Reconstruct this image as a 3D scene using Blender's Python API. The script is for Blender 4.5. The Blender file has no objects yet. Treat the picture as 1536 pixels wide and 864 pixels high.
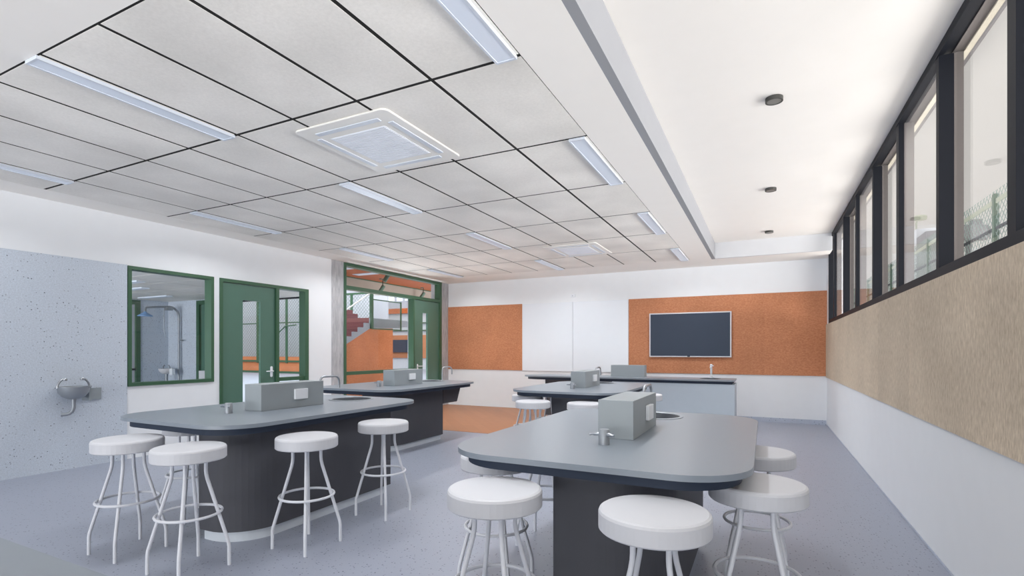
import bpy, bmesh, math, random
from math import sin, cos, pi, radians, sqrt
from mathutils import Vector, Matrix

random.seed(4)
S = bpy.context.scene
COL = S.collection

# ------------------------------------------------------------------ helpers
def srgb(r, g, b):
    def f(c):
        c /= 255.0
        return c / 12.92 if c <= 0.04045 else ((c + 0.055) / 1.055) ** 2.4
    return (f(r), f(g), f(b), 1.0)

def new_mat(name):
    m = bpy.data.materials.new(name)
    m.use_nodes = True
    return m, m.node_tree.nodes, m.node_tree.links, m.node_tree.nodes['Principled BSDF']

def plain(name, col, rough=0.5, metal=0.0, spec=0.5, var=0.03, scale=6.0):
    """solid colour with a faint procedural mottling"""
    m, N, L, P = new_mat(name)
    c = srgb(*col)
    tc = N.new('ShaderNodeTexCoord')
    n = N.new('ShaderNodeTexNoise'); n.inputs['Scale'].default_value = scale; n.inputs['Detail'].default_value = 3
    r = N.new('ShaderNodeValToRGB')
    r.color_ramp.elements[0].position = .3; r.color_ramp.elements[1].position = .7
    r.color_ramp.elements[0].color = (c[0]*(1-var), c[1]*(1-var), c[2]*(1-var), 1)
    r.color_ramp.elements[1].color = (min(1, c[0]*(1+var)), min(1, c[1]*(1+var)), min(1, c[2]*(1+var)), 1)
    L.new(tc.outputs['Object'], n.inputs['Vector']); L.new(n.outputs['Fac'], r.inputs['Fac'])
    L.new(r.outputs['Color'], P.inputs['Base Color'])
    P.inputs['Roughness'].default_value = rough; P.inputs['Metallic'].default_value = metal
    P.inputs['Specular IOR Level'].default_value = spec
    return m

def speckled(name, col, dark, scale, size, rough, amount=.35, fine=None, spec=.4):
    """terrazzo / vinyl chip: voronoi specks over a base colour"""
    m, N, L, P = new_mat(name)
    tc = N.new('ShaderNodeTexCoord')
    v = N.new('ShaderNodeTexVoronoi'); v.inputs['Scale'].default_value = scale
    L.new(tc.outputs['Object'], v.inputs['Vector'])
    lt = N.new('ShaderNodeMath'); lt.operation = 'LESS_THAN'; lt.inputs[1].default_value = size
    L.new(v.outputs['Distance'], lt.inputs[0])
    sep = N.new('ShaderNodeSeparateColor'); L.new(v.outputs['Color'], sep.inputs['Color'])
    gt = N.new('ShaderNodeMath'); gt.operation = 'LESS_THAN'; gt.inputs[1].default_value = amount
    L.new(sep.outputs['Red'], gt.inputs[0])
    mu = N.new('ShaderNodeMath'); mu.operation = 'MULTIPLY'
    L.new(lt.outputs[0], mu.inputs[0]); L.new(gt.outputs[0], mu.inputs[1])
    mg = N.new('ShaderNodeMath'); mg.operation = 'MULTIPLY'
    L.new(mu.outputs[0], mg.inputs[0]); L.new(sep.outputs['Green'], mg.inputs[1])
    n = N.new('ShaderNodeTexNoise'); n.inputs['Scale'].default_value = fine or scale * 2; n.inputs['Detail'].default_value = 2
    L.new(tc.outputs['Object'], n.inputs['Vector'])
    r = N.new('ShaderNodeValToRGB'); c = srgb(*col)
    r.color_ramp.elements[0].position = .3; r.color_ramp.elements[1].position = .7
    r.color_ramp.elements[0].color = (c[0]*.9, c[1]*.9, c[2]*.9, 1); r.color_ramp.elements[1].color = (min(1, c[0]*1.1), min(1, c[1]*1.1), min(1, c[2]*1.1), 1)
    L.new(n.outputs['Fac'], r.inputs['Fac'])
    mx = N.new('ShaderNodeMixRGB'); mx.inputs['Color2'].default_value = srgb(*dark)
    L.new(mg.outputs[0], mx.inputs['Fac']); L.new(r.outputs['Color'], mx.inputs['Color1'])
    L.new(mx.outputs['Color'], P.inputs['Base Color'])
    P.inputs['Roughness'].default_value = rough; P.inputs['Specular IOR Level'].default_value = spec
    return m

def fibre(name, c1, c2, scale=(30, 30, 30), rough=.85, panel=None, axis=0, lo=.3, hi=.7):
    """cork / pressed fibre board, with optional faint sheet joints every `panel` metres"""
    m, N, L, P = new_mat(name)
    tc = N.new('ShaderNodeTexCoord'); mp = N.new('ShaderNodeMapping'); mp.inputs['Scale'].default_value = scale
    L.new(tc.outputs['Object'], mp.inputs['Vector'])
    n = N.new('ShaderNodeTexNoise'); n.inputs['Scale'].default_value = 1.0; n.inputs['Detail'].default_value = 5; n.inputs['Roughness'].default_value = .65
    L.new(mp.outputs['Vector'], n.inputs['Vector'])
    r = N.new('ShaderNodeValToRGB')
    r.color_ramp.elements[0].position = lo; r.color_ramp.elements[1].position = hi
    r.color_ramp.elements[0].color = srgb(*c1); r.color_ramp.elements[1].color = srgb(*c2)
    L.new(n.outputs['Fac'], r.inputs['Fac'])
    out = r.outputs['Color']
    # large, soft tone drift across the sheet
    n2 = N.new('ShaderNodeTexNoise'); n2.inputs['Scale'].default_value = 1.3; n2.inputs['Detail'].default_value = 2
    L.new(tc.outputs['Object'], n2.inputs['Vector'])
    mr = N.new('ShaderNodeMapRange'); mr.inputs['From Min'].default_value = .3; mr.inputs['From Max'].default_value = .7
    mr.inputs['To Min'].default_value = .9; mr.inputs['To Max'].default_value = 1.1
    L.new(n2.outputs['Fac'], mr.inputs['Value'])
    fac = mr.outputs['Result']
    if panel:
        sp = N.new('ShaderNodeSeparateXYZ'); L.new(tc.outputs['Object'], sp.inputs['Vector'])
        dv = N.new('ShaderNodeMath'); dv.operation = 'DIVIDE'; dv.inputs[1].default_value = panel
        L.new(sp.outputs[axis], dv.inputs[0])
        fl = N.new('ShaderNodeMath'); fl.operation = 'FLOOR'; L.new(dv.outputs[0], fl.inputs[0])
        wn = N.new('ShaderNodeTexWhiteNoise'); wn.noise_dimensions = '1D'; L.new(fl.outputs[0], wn.inputs['W'])
        m2 = N.new('ShaderNodeMapRange'); m2.inputs['To Min'].default_value = .95; m2.inputs['To Max'].default_value = 1.06
        L.new(wn.outputs['Value'], m2.inputs['Value'])
        mm = N.new('ShaderNodeMath'); mm.operation = 'MULTIPLY'; L.new(fac, mm.inputs[0]); L.new(m2.outputs['Result'], mm.inputs[1])
        fac = mm.outputs[0]
    vm = N.new('ShaderNodeVectorMath'); vm.operation = 'SCALE'
    L.new(out, vm.inputs[0]); L.new(fac, vm.inputs['Scale'])
    L.new(vm.outputs['Vector'], P.inputs['Base Color'])
    P.inputs['Roughness'].default_value = rough; P.inputs['Specular IOR Level'].default_value = .2
    return m

def brickmat(name, c1, c2, mortar, w, h):
    m, N, L, P = new_mat(name)
    tc = N.new('ShaderNodeTexCoord'); sp = N.new('ShaderNodeSeparateXYZ'); cb = N.new('ShaderNodeCombineXYZ')
    L.new(tc.outputs['Object'], sp.inputs['Vector'])
    L.new(sp.outputs['Y'], cb.inputs['X']); L.new(sp.outputs['Z'], cb.inputs['Y'])
    b = N.new('ShaderNodeTexBrick'); b.inputs['Scale'].default_value = 1
    b.inputs['Brick Width'].default_value = w; b.inputs['Row Height'].default_value = h; b.inputs['Mortar Size'].default_value = .006
    b.inputs['Color1'].default_value = srgb(*c1); b.inputs['Color2'].default_value = srgb(*c2); b.inputs['Mortar'].default_value = srgb(*mortar)
    L.new(cb.outputs['Vector'], b.inputs['Vector']); L.new(b.outputs['Color'], P.inputs['Base Color'])
    P.inputs['Roughness'].default_value = .8
    return m

def planks(name, c1, c2):
    """timber-look floor boards"""
    m, N, L, P = new_mat(name)
    tc = N.new('ShaderNodeTexCoord')
    b = N.new('ShaderNodeTexBrick'); b.inputs['Scale'].default_value = 1
    b.inputs['Brick Width'].default_value = 1.8; b.inputs['Row Height'].default_value = .18; b.inputs['Mortar Size'].default_value = .002
    b.inputs['Color1'].default_value = srgb(*c1); b.inputs['Color2'].default_value = srgb(*c2); b.inputs['Mortar'].default_value = srgb(150, 108, 80)
    mp = N.new('ShaderNodeMapping'); mp.inputs['Rotation'].default_value = (0, 0, radians(48))
    L.new(tc.outputs['Object'], mp.inputs['Vector']); L.new(mp.outputs['Vector'], b.inputs['Vector'])
    n = N.new('ShaderNodeTexNoise'); n.inputs['Scale'].default_value = 1
    mp2 = N.new('ShaderNodeMapping'); mp2.inputs['Rotation'].default_value = (0, 0, radians(48)); mp2.inputs['Scale'].default_value = (2, 22, 4)
    L.new(tc.outputs['Object'], mp2.inputs['Vector']); L.new(mp2.outputs['Vector'], n.inputs['Vector'])
    mx = N.new('ShaderNodeMixRGB'); mx.blend_type = 'MULTIPLY'; mx.inputs['Fac'].default_value = .25
    L.new(b.outputs['Color'], mx.inputs['Color1']); L.new(n.outputs['Fac'], mx.inputs['Color2'])
    L.new(mx.outputs['Color'], P.inputs['Base Color'])
    P.inputs['Roughness'].default_value = .45
    return m

def concrete(name, c1, c2):
    return fibre(name, c1, c2, (9, 26, 5), .8, lo=.25, hi=.75)

def glassmat(name, tint=(1, 1, 1), f0=.02):
    """thin clear sheet: transparent, with a Schlick reflection per face"""
    m = bpy.data.materials.new(name); m.use_nodes = True
    N = m.node_tree.nodes; L = m.node_tree.links
    N.remove(N['Principled BSDF'])
    t = N.new('ShaderNodeBsdfTransparent'); t.inputs['Color'].default_value = (*tint, 1)
    g = N.new('ShaderNodeBsdfGlossy'); g.inputs['Roughness'].default_value = 0
    ge = N.new('ShaderNodeNewGeometry')
    d = N.new('ShaderNodeVectorMath'); d.operation = 'DOT_PRODUCT'
    L.new(ge.outputs['Normal'], d.inputs[0]); L.new(ge.outputs['Incoming'], d.inputs[1])
    ab = N.new('ShaderNodeMath'); ab.operation = 'ABSOLUTE'; L.new(d.outputs['Value'], ab.inputs[0])
    om = N.new('ShaderNodeMath'); om.operation = 'SUBTRACT'; om.inputs[0].default_value = 1; L.new(ab.outputs[0], om.inputs[1])
    pw = N.new('ShaderNodeMath'); pw.operation = 'POWER'; pw.inputs[1].default_value = 5; L.new(om.outputs[0], pw.inputs[0])
    ma = N.new('ShaderNodeMath'); ma.operation = 'MULTIPLY_ADD'; ma.inputs[1].default_value = .5*(1-f0); ma.inputs[2].default_value = f0
    L.new(pw.outputs[0], ma.inputs[0])
    mx = N.new('ShaderNodeMixShader')
    L.new(ma.outputs[0], mx.inputs['Fac']); L.new(t.outputs[0], mx.inputs[1]); L.new(g.outputs[0], mx.inputs[2])
    L.new(mx.outputs[0], N['Material Output'].inputs['Surface'])
    return m

def glow(name, col, strength):
    m, N, L, P = new_mat(name)
    c = srgb(*col)
    P.inputs['Base Color'].default_value = c
    P.inputs['Emission Color'].default_value = c
    P.inputs['Emission Strength'].default_value = strength
    P.inputs['Roughness'].default_value = .35
    return m

# ------------------------------------------------------------------ mesh builder
class MB:
    def __init__(self):
        self.v = []; self.f = []; self.sm = []
    def _add(self, vs, fs, smooth=False):
        o = len(self.v); self.v += [tuple(p) for p in vs]
        for q in fs:
            self.f.append(tuple(i + o for i in q)); self.sm.append(smooth)
    def box(self, x0, x1, y0, y1, z0, z1):
        if x0 > x1: x0, x1 = x1, x0
        if y0 > y1: y0, y1 = y1, y0
        if z0 > z1: z0, z1 = z1, z0
        self._add([(x0,y0,z0),(x1,y0,z0),(x1,y1,z0),(x0,y1,z0),(x0,y0,z1),(x1,y0,z1),(x1,y1,z1),(x0,y1,z1)],
                  [(0,3,2,1),(4,5,6,7),(0,1,5,4),(1,2,6,5),(2,3,7,6),(3,0,4,7)])
        return self
    def quad(self, a, b, c, d):
        self._add([a, b, c, d], [(0,1,2,3)]); return self
    def prism(self, pts, z0, z1, hole=None, smooth_side=False):
        """vertical prism over a plan outline (counter-clockwise), optional round hole (cx,cy,r)"""
        n = len(pts)
        if hole is None:
            self._add([(x,y,z0) for x,y in pts] + [(x,y,z1) for x,y in pts],
                      [tuple(range(n-1,-1,-1)), tuple(range(n,2*n))])
        else:
            cx, cy, r = hole; k = 40
            inner = [(cx + r*cos(2*pi*i/k), cy + r*sin(2*pi*i/k)) for i in range(k)]
            bm = bmesh.new()
            vo = [bm.verts.new((x,y,0)) for x,y in pts]; vi = [bm.verts.new((x,y,0)) for x,y in inner]
            es = [bm.edges.new((vo[i], vo[(i+1)%n])) for i in range(n)] + [bm.edges.new((vi[i], vi[(i+1)%k])) for i in range(k)]
            bmesh.ops.triangle_fill(bm, edges=es, use_beauty=True, use_dissolve=False)
            bm.verts.index_update()
            P = [v.co.copy() for v in bm.verts]; F = []
            for f in bm.faces:
                idx = [v.index for v in f.verts]
                if f.normal.z < 0: idx = idx[::-1]
                F.append(idx)
            bm.free()
            self._add([(p.x,p.y,z1) for p in P], F)
            self._add([(p.x,p.y,z0) for p in P], [q[::-1] for q in F])
            self._add([(x,y,z0) for x,y in inner] + [(x,y,z1) for x,y in inner],
                      [((i+1)%k, i, i+k, (i+1)%k+k) for i in range(k)], True)
        self._add([(x,y,z0) for x,y in pts] + [(x,y,z1) for x,y in pts],
                  [(i, (i+1)%n, (i+1)%n+n, i+n) for i in range(n)], smooth_side)
        return self
    def extrude(self, pts, axis, a, b):
        """outline in the plane across `axis`; axis 'x': pts are (y,z), 'y': pts are (x,z)"""
        n = len(pts)
        mk = (lambda p, t: (t, p[0], p[1])) if axis == 'x' else (lambda p, t: (p[0], t, p[1]))
        self._add([mk(p,a) for p in pts] + [mk(p,b) for p in pts],
                  [tuple(range(n-1,-1,-1)), tuple(range(n,2*n))] + [(i,(i+1)%n,(i+1)%n+n,i+n) for i in range(n)])
        return self
    def tube(self, path, r, seg=10, closed=False):
        P = [Vector(p) for p in path]; n = len(P)
        rings = []
        up = None
        for i in range(n):
            if closed: t = (P[(i+1)%n] - P[i-1]).normalized()
            elif i == 0: t = (P[1]-P[0]).normalized()
            elif i == n-1: t = (P[-1]-P[-2]).normalized()
            else: t = ((P[i+1]-P[i]).normalized() + (P[i]-P[i-1]).normalized()).normalized()
            if up is None:
                up = Vector((0,0,1)) if abs(t.z) < .9 else Vector((1,0,0))
            a = t.cross(up)
            if a.length < 1e-5: a = t.cross(Vector((0,1,0)))
            a.normalize(); b = a.cross(t).normalized(); up = b
            rr = r[i] if isinstance(r, (list, tuple)) else r
            rings.append([P[i] + a*rr*cos(2*pi*k/seg) + b*rr*sin(2*pi*k/seg) for k in range(seg)])
        vs = [p for rg in rings for p in rg]; fs = []
        m = n if closed else n-1
        for i in range(m):
            j = (i+1) % n
            for k in range(seg):
                k2 = (k+1) % seg
                fs.append((i*seg+k, i*seg+k2, j*seg+k2, j*seg+k))
        self._add(vs, fs, True)
        if not closed:
            self._add(rings[0], [tuple(range(seg))]); self._add(rings[-1], [tuple(range(seg-1,-1,-1))])
        return self
    def lathe(self, prof, cx, cy, seg=40, smooth=True, cap=True):
        """profile of (radius, z) turned about the vertical through cx, cy"""
        n = len(prof); vs = []; fs = []
        for r, z in prof:
            for k in range(seg):
                vs.append((cx + r*cos(2*pi*k/seg), cy + r*sin(2*pi*k/seg), z))
        for i in range(n-1):
            for k in range(seg):
                k2 = (k+1) % seg
                fs.append((i*seg+k, i*seg+k2, (i+1)*seg+k2, (i+1)*seg+k))
        self._add(vs, fs, smooth)
        if cap:
            self._add(vs[:seg], [tuple(range(seg-1,-1,-1))]); self._add(vs[-seg:], [tuple(range(seg))])
        return self
    def build(self, name, mat, parent=None, bevel=0.0, loc=None):
        me = bpy.data.meshes.new(name)
        me.from_pydata(self.v, [], self.f)
        me.polygons.foreach_set('use_smooth', self.sm)
        bm = bmesh.new(); bm.from_mesh(me)
        bmesh.ops.remove_doubles(bm, verts=bm.verts, dist=1e-5)
        bmesh.ops.recalc_face_normals(bm, faces=bm.faces)
        bm.to_mesh(me); bm.free()
        me.materials.append(mat)
        if any(self.sm): me.set_sharp_from_angle(angle=radians(42))
        o = bpy.data.objects.new(name, me); COL.objects.link(o)
        if parent: o.parent = parent
        if loc: o.location = loc
        if bevel:
            b = o.modifiers.new('bevel', 'BEVEL'); b.width = bevel; b.segments = 2; b.limit_method = 'ANGLE'; b.angle_limit = radians(50)
            b.harden_normals = False
        return o

def tag(o, label=None, cat=None, group=None, kind=None):
    if label: o['label'] = label
    if cat: o['category'] = cat
    if group: o['group'] = group
    if kind: o['kind'] = kind
    return o

def thing(name, loc=(0,0,0), label=None, cat=None, group=None, kind=None, rz=0):
    o = bpy.data.objects.new(name, None); COL.objects.link(o)
    o.empty_display_size = .1; o.location = loc; o.rotation_euler.z = rz
    return tag(o, label, cat, group, kind)

def copy_tree(o, parent=None):
    c = o.copy(); COL.objects.link(c)
    if parent: c.parent = parent
    for ch in list(o.children): copy_tree(ch, c)
    return c

def rrect(x0, x1, y0, y1, r, n=10):
    """rounded rectangle; r is one radius or a list for corners SW, SE, NE, NW"""
    if not isinstance(r, (list, tuple)): r = [r]*4
    cs = [(x0+r[0], y0+r[0], pi), (x1-r[1], y0+r[1], 1.5*pi), (x1-r[2], y1-r[2], 0), (x0+r[3], y1-r[3], .5*pi)]
    pts = []
    for (cx, cy, a), rr in zip(cs, r):
        if rr < 1e-4: pts.append((cx, cy)); continue
        for i in range(n+1):
            t = a + .5*pi*i/n
            pts.append((cx + rr*cos(t), cy + rr*sin(t)))
    return pts

def arc(c, r, a0, a1, n, plane):
    out = []
    for i in range(n+1):
        t = a0 + (a1-a0)*i/n
        u, w = r*cos(t), r*sin(t)
        out.append({'yz': (c[0], c[1]+u, c[2]+w), 'xz': (c[0]+u, c[1], c[2]+w), 'xy': (c[0]+u, c[1]+w, c[2])}[plane])
    return out

# ------------------------------------------------------------------ materials
M = {}
M['wall'] = plain('wall_paint', (229,232,236), .75, var=.008, spec=.2)
M['plaster'] = plain('ceiling_plaster', (244,241,237), .8, var=.006, spec=.15)
M['tile'] = fibre('ceiling_tile_fleece', (231,228,223), (241,238,233), (60,60,60), .9)
M['riser'] = plain('bulkhead_paint_darkened', (152,154,159), .75, var=.008, spec=.2)  # bulkhead paint darkened to offset the strong window light on this face
M['riser_end'] = plain('bulkhead_paint_lighter', (214,216,220), .75, var=.008, spec=.2)  # same paint kept lighter, as this face catches less window light
M['frame_out'] = plain('outer_frame_haze_grey', (116,110,108), .55, var=.02, spec=.3)  # glass reflection and haze over the outer frame, put into its grey
M['black'] = plain('grid_shadow_gap', (16,16,16), .9)
M['floor'] = speckled('speckled_vinyl', (151,157,172), (70,72,84), 55, .28, .38, .35, 240)
M['panel'] = speckled('speckled_wall_vinyl', (192,201,213), (78,84,98), 36, .21, .5, .6, 80)
M['skirt'] = speckled('speckled_skirting', (178,186,202), (96,102,116), 40, .25, .45, .4, 120)
M['timber'] = planks('timber_vinyl', (178,124,88), (168,116,82))
M['cork'] = fibre('cork_board', (168,106,74), (208,148,113), (30,38,60), .9, panel=1.22, axis=0, lo=.22, hi=.78)
M['cork_side'] = fibre('cork_board_lobby', (176,106,70), (206,140,102), (45,30,70), .9, panel=1.22, axis=1)
M['tan'] = fibre('acoustic_felt', (176,160,140), (216,202,182), (95,75,20), .95, panel=1.2, axis=1)
M['green'] = plain('green_frame_paint', (56,92,68), .4, var=.02)
M['door'] = plain('green_door_laminate', (80,114,100), .4, var=.02)
M['concrete'] = concrete('board_marked_concrete', (150,152,158), (196,197,200))
M['white'] = plain('white_laminate', (226,230,236), .35, var=.01)
M['board'] = plain('whiteboard_enamel', (226,231,238), .25, var=.006)
M['stool'] = plain('stool_white_plastic', (200,202,208), .5, var=.008)
M['stool_leg'] = plain('stool_white_steel', (212,215,222), .4, var=.008)
M['top'] = plain('bench_top_laminate', (127,136,146), .32, var=.012, scale=40, spec=.45)
M['edge'] = plain('bench_underlay_navy', (50,59,75), .6, spec=.2)
M['base'] = plain('bench_base_charcoal', (79,80,86), .6, var=.02, spec=.2)
M['kick'] = plain('bench_kickboard', (204,211,219), .5)
M['service'] = plain('grey_service_laminate', (146,154,159), .5, var=.012)
M['front'] = plain('pale_blue_cabinet_front', (186,197,207), .5, var=.012)
M['chrome'] = plain('brushed_steel', (172,177,184), .28, metal=.9)
M['dull'] = plain('satin_steel', (150,156,163), .45, metal=.5)
M['steel_dark'] = plain('sink_steel', (70,74,80), .4, metal=.6)
M['screen'] = plain('screen_glass', (66,74,88), .6, var=.01, spec=.1)
M['bezel'] = plain('screen_bezel_pale', (206,206,210), .4)
M['frame'] = plain('charcoal_aluminium', (24,27,35), .55, var=.03, spec=.2)
M['glass'] = glassmat('clear_glass', (.98,.985,.985), .02)
M['glass_out'] = glassmat('clerestory_glass', (.99,.99,.99), .08)
M['lamp'] = glow('lamp_diffuser', (202,210,223), .18)
M['lamp_case'] = plain('lamp_case_white', (208,215,226), .4)
M['acw'] = plain('air_con_white', (236,234,230), .45, var=.006)
M['acg'] = plain('air_con_grille', (232,236,244), .5)
M['dlight'] = plain('downlight_trim', (62,62,60), .5)
M['dlens'] = plain('downlight_lens', (120,120,116), .4)
M['orange'] = fibre('orange_ply_ceiling', (186,96,52), (206,116,70), (3,40,3), .6)
M['brick'] = brickmat('maroon_brick', (116,62,66), (98,52,58), (132,84,84), .5, .11)
M['stair'] = plain('stair_grey_steel', (146,156,168), .5)
M['mesh'] = plain('mesh_wire_green', (120,140,132), .5)
M['lobby_floor'] = plain('lobby_floor_pale', (138,148,163), .4, var=.02)
M['lav'] = plain('lobby_cladding_pale', (190,192,204), .7)
M['beam'] = plain('lobby_beam_taupe', (168,162,154), .7)
M['blue_head'] = plain('shower_head_blue', (120,160,206), .4)
M['winglow'] = glow('daylit_far_windows', (226,236,244), .8)
M['cream'] = fibre('cream_render', (216,208,190), (234,228,212), (80,80,80), .9)
M['ground'] = plain('pale_paving', (196,192,186), .9)
M['palegreen'] = plain('pale_green_rail', (168,174,156), .6)
M['outwhite'] = plain('outside_pale_cladding', (206,210,216), .7)
M['outgrey'] = plain('outside_grey_cladding', (112,108,110), .7)

# ------------------------------------------------------------------ room constants (metres)
XL, XR, YB, YF, CE, CR = -7.05, 1.0, 10.71, -2.3, 2.99, 3.27
RX, RY = -.80, 9.865        # edges of the raised ceiling
TX0, TX1, TY0, TY1 = -6.626, -1.226, 1.388, 9.788
WT = .16                    # left wall thickness

# ---- floor
fl = MB().box(XL-WT, XR+.3, YF, YB+.2, -.12, 0).build('floor', M['floor']); tag(fl, kind='structure')
tf = MB().box(XL+.002, -2.45, 7.2, YB-.012, 0, .003).build('floor_timber', M['timber']); tag(tf, kind='structure')

# ---- left wall with openings (window, door, glazed screen)
def wall_x(name, xa, xb, y0, y1, z0, z1, holes, mat):
    """wall slab between xa and xb with rectangular holes (ya, yb, za, zb)"""
    mb = MB(); ys = sorted({y0, y1, *[h[0] for h in holes], *[h[1] for h in holes]})
    for a, b in zip(ys, ys[1:]):
        cut = sorted([(h[2], h[3]) for h in holes if h[0] <= a + 1e-6 and h[1] >= b - 1e-6])
        z = z0
        for p, q in cut:
            if p > z + 1e-6: mb.box(xa, xb, a, b, z, p)
            z = max(z, q)
        if z < z1 - 1e-6: mb.box(xa, xb, a, b, z, z1)
    return mb.build(name, mat)
W1 = (3.564, 4.663, .893, 2.386)
D1 = (4.752, 6.352, 0, 2.386)
G2 = (7.178, 10.40, 0, 2.985)
wl = wall_x('wall_left', XL-WT, XL, YF, YB, 0, CR+.3, [W1, D1, (6.88, YB, 0, CE)], M['wall']); tag(wl, kind='structure')
for i, (a, b) in enumerate([(6.88, 7.178), (10.40, YB-.001)]):
    c = MB().box(XL-.3, XL+.004, a, b, 0, CE-.001).build('wall_column', M['concrete']); tag(c, kind='structure')
sp = MB().box(XL+.001, XL+.012, YF, 3.556, 0, 2.392).build('wall_panel', M['panel']); tag(sp, kind='structure')

# ---- back wall
wb = MB().box(XL-WT, XR+.3, YB, YB+.16, 0, CR+.3).build('wall_back', M['wall']); tag(wb, kind='structure')
bb = MB().box(-2.44, XR-.013, YB-.012, YB-.001, 0, .085).build('baseboard_back', M['skirt']); tag(bb, kind='structure')
# ---- right wall, below and beside the clerestory
SILL, WEND = 1.815, 10.34
wr = MB().box(XR, XR+.16, YF, YB, 0, SILL-.001).box(XR, XR+.16, WEND+.001, YB, SILL, CR).box(XR, XR+.16, YF, YB, CR, CR+.3)
wr = wr.build('wall_right', M['wall']); tag(wr, kind='structure')
br = MB().box(XR-.006, XR-.001, YF, YB-.013, 0, .013).build('baseboard_right', M['skirt']); tag(br, kind='structure')

# ---- ceiling: fleece tiles with black shadow gaps, plaster border and raised strip by the windows
g = .0135
tm = MB()
for i in range(9):
    for j in range(7):
        xa = TX0 + .6*i + (g if i else .003); xb = TX0 + .6*(i+1) - (g if i < 8 else .003)
        ya = TY0 + 1.2*j + (g if j else g); yb = TY0 + 1.2*(j+1) - (g if j < 6 else .003)
        tm.box(xa, xb, ya, yb, CE, CE+.002)
tiles = tm.build('ceiling', M['tile']); tag(tiles, kind='structure')
bk = MB().box(TX0, TX1, TY0+.0005, TY1-.0005, CE+.0022, CE+.02).build('ceiling_void', M['black']); tag(bk, kind='structure')
pb = MB()
pb.box(XL, TX0-.003, YF, YB, CE, CE+.03)                  # left border
pb.box(TX0-.003, TX1, YF, TY0, CE, CE+.03)                # in front of the tiles
pb.box(TX0-.003, RX-.06, TY1, YB, CE, CE+.03)             # back border
pb.box(TX1+.003, RX-.06, YF, TY1, CE, CE+.03)             # strip to the right of the tiles
pb.box(RX-.06, XR, RY+.06, YB, CE, CE+.03)
pl = pb.build('ceiling_plaster', M['plaster']); tag(pl, kind='structure')
rc = MB().box(RX, XR+.16, YF, RY, CR, CR+.1).build('ceiling_raised', M['plaster']); tag(rc, kind='structure')
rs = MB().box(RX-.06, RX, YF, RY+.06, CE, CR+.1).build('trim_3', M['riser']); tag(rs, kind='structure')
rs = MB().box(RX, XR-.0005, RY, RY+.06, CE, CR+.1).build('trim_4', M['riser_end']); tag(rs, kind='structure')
rf = MB().box(XL-WT, RX, YF, YB, CR+.31, CR+.36).build('ceiling_slab', M['concrete']); tag(rf, kind='structure')

# ------------------------------------------------------------------ internal window by the speckled panel
def rect_frame(mb, xa, xb, y0, y1, z0, z1, w, bottom=True):
    mb.box(xa, xb, y0, y0+w, z0, z1).box(xa, xb, y1-w, y1, z0, z1)
    mb.box(xa, xb, y0+w, y1-w, z1-w, z1)
    if bottom: mb.box(xa, xb, y0+w, y1-w, z0, z0+w)
    return mb
XF0, XF1, XG = XL-.13, XL+.018, XL-.09
w1 = thing('window_1', (XL, W1[0], W1[2]), kind='structure')
def part_at(mb, name, mat, parent, bevel=0):
    o = mb.build(name, mat, parent, bevel)
    o.location = -Vector(parent.location)
    return o
part_at(rect_frame(MB(), XF0, XF1, *W1, .042), 'window_frame', M['green'], w1)
part_at(MB().box(XG-.004, XG+.004, W1[0]+.04, W1[1]-.04, W1[2]+.04, W1[3]-.04), 'glass_pane', M['glass'], w1)

# ------------------------------------------------------------------ green door with vision panel and side light
d1 = thing('door_1', (XL, D1[0], 0), kind='structure')
f = MB()
f.box(XF0, XF1, D1[0], D1[0]+.045, 0, D1[3]).box(XF0, XF1, D1[1]-.075, D1[1], 0, D1[3]).box(XF0, XF1, D1[0]+.045, D1[1]-.075, D1[3]-.048, D1[3])
f.box(XF0, XF1, 5.70, 5.755, 0, D1[3]-.048)
f.box(XF0+.02, XF1-.02, 5.755, D1[1]-.075, .84, .90).box(XF0+.02, XF1-.02, 5.755, D1[1]-.075, 0, .08)
part_at(f, 'door_frame', M['green'], d1)
VG = (5.13, 5.435, .50, 2.10)
dl = MB()
xa, xb = XL-.055, XL-.012
dl.box(xa, xb, D1[0]+.05, VG[0], .01, 2.332).box(xa, xb, VG[1], 5.695, .01, 2.332).box(xa, xb, VG[0], VG[1], .01, VG[2]).box(xa, xb, VG[0], VG[1], VG[3], 2.332)
leaf = part_at(dl, 'door_leaf', M['door'], d1)
part_at(MB().box(XL-.037, XL-.03, VG[0], VG[1], VG[2], VG[3]), 'vision_panel', M['glass'], d1)
h = part_at(MB().prism([(0,0)]*0 or rrect(5.605, 5.645, .93, 1.095, .018), 0, 1), 'handle_plate', M['white'], d1) if False else None
hp = MB().extrude(rrect(5.607, 5.647, .915, 1.085, .019, 6), 'x', XL-.012, XL-.002)
hp.tube([(XL-.004, 5.627, 1.01), (XL+.04, 5.627, 1.01), (XL+.045, 5.60, 1.01), (XL+.045, 5.50, 1.01)], .009, 8)
part_at(hp, 'door_handle', M['white'], d1)
part_at(MB().box(XG-.004, XG+.004, 5.755, D1[1]-.075, .90, D1[3]-.048).box(XG-.004, XG+.004, 5.755, D1[1]-.075, .08, .84), 'side_light', M['glass'], d1)

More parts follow.
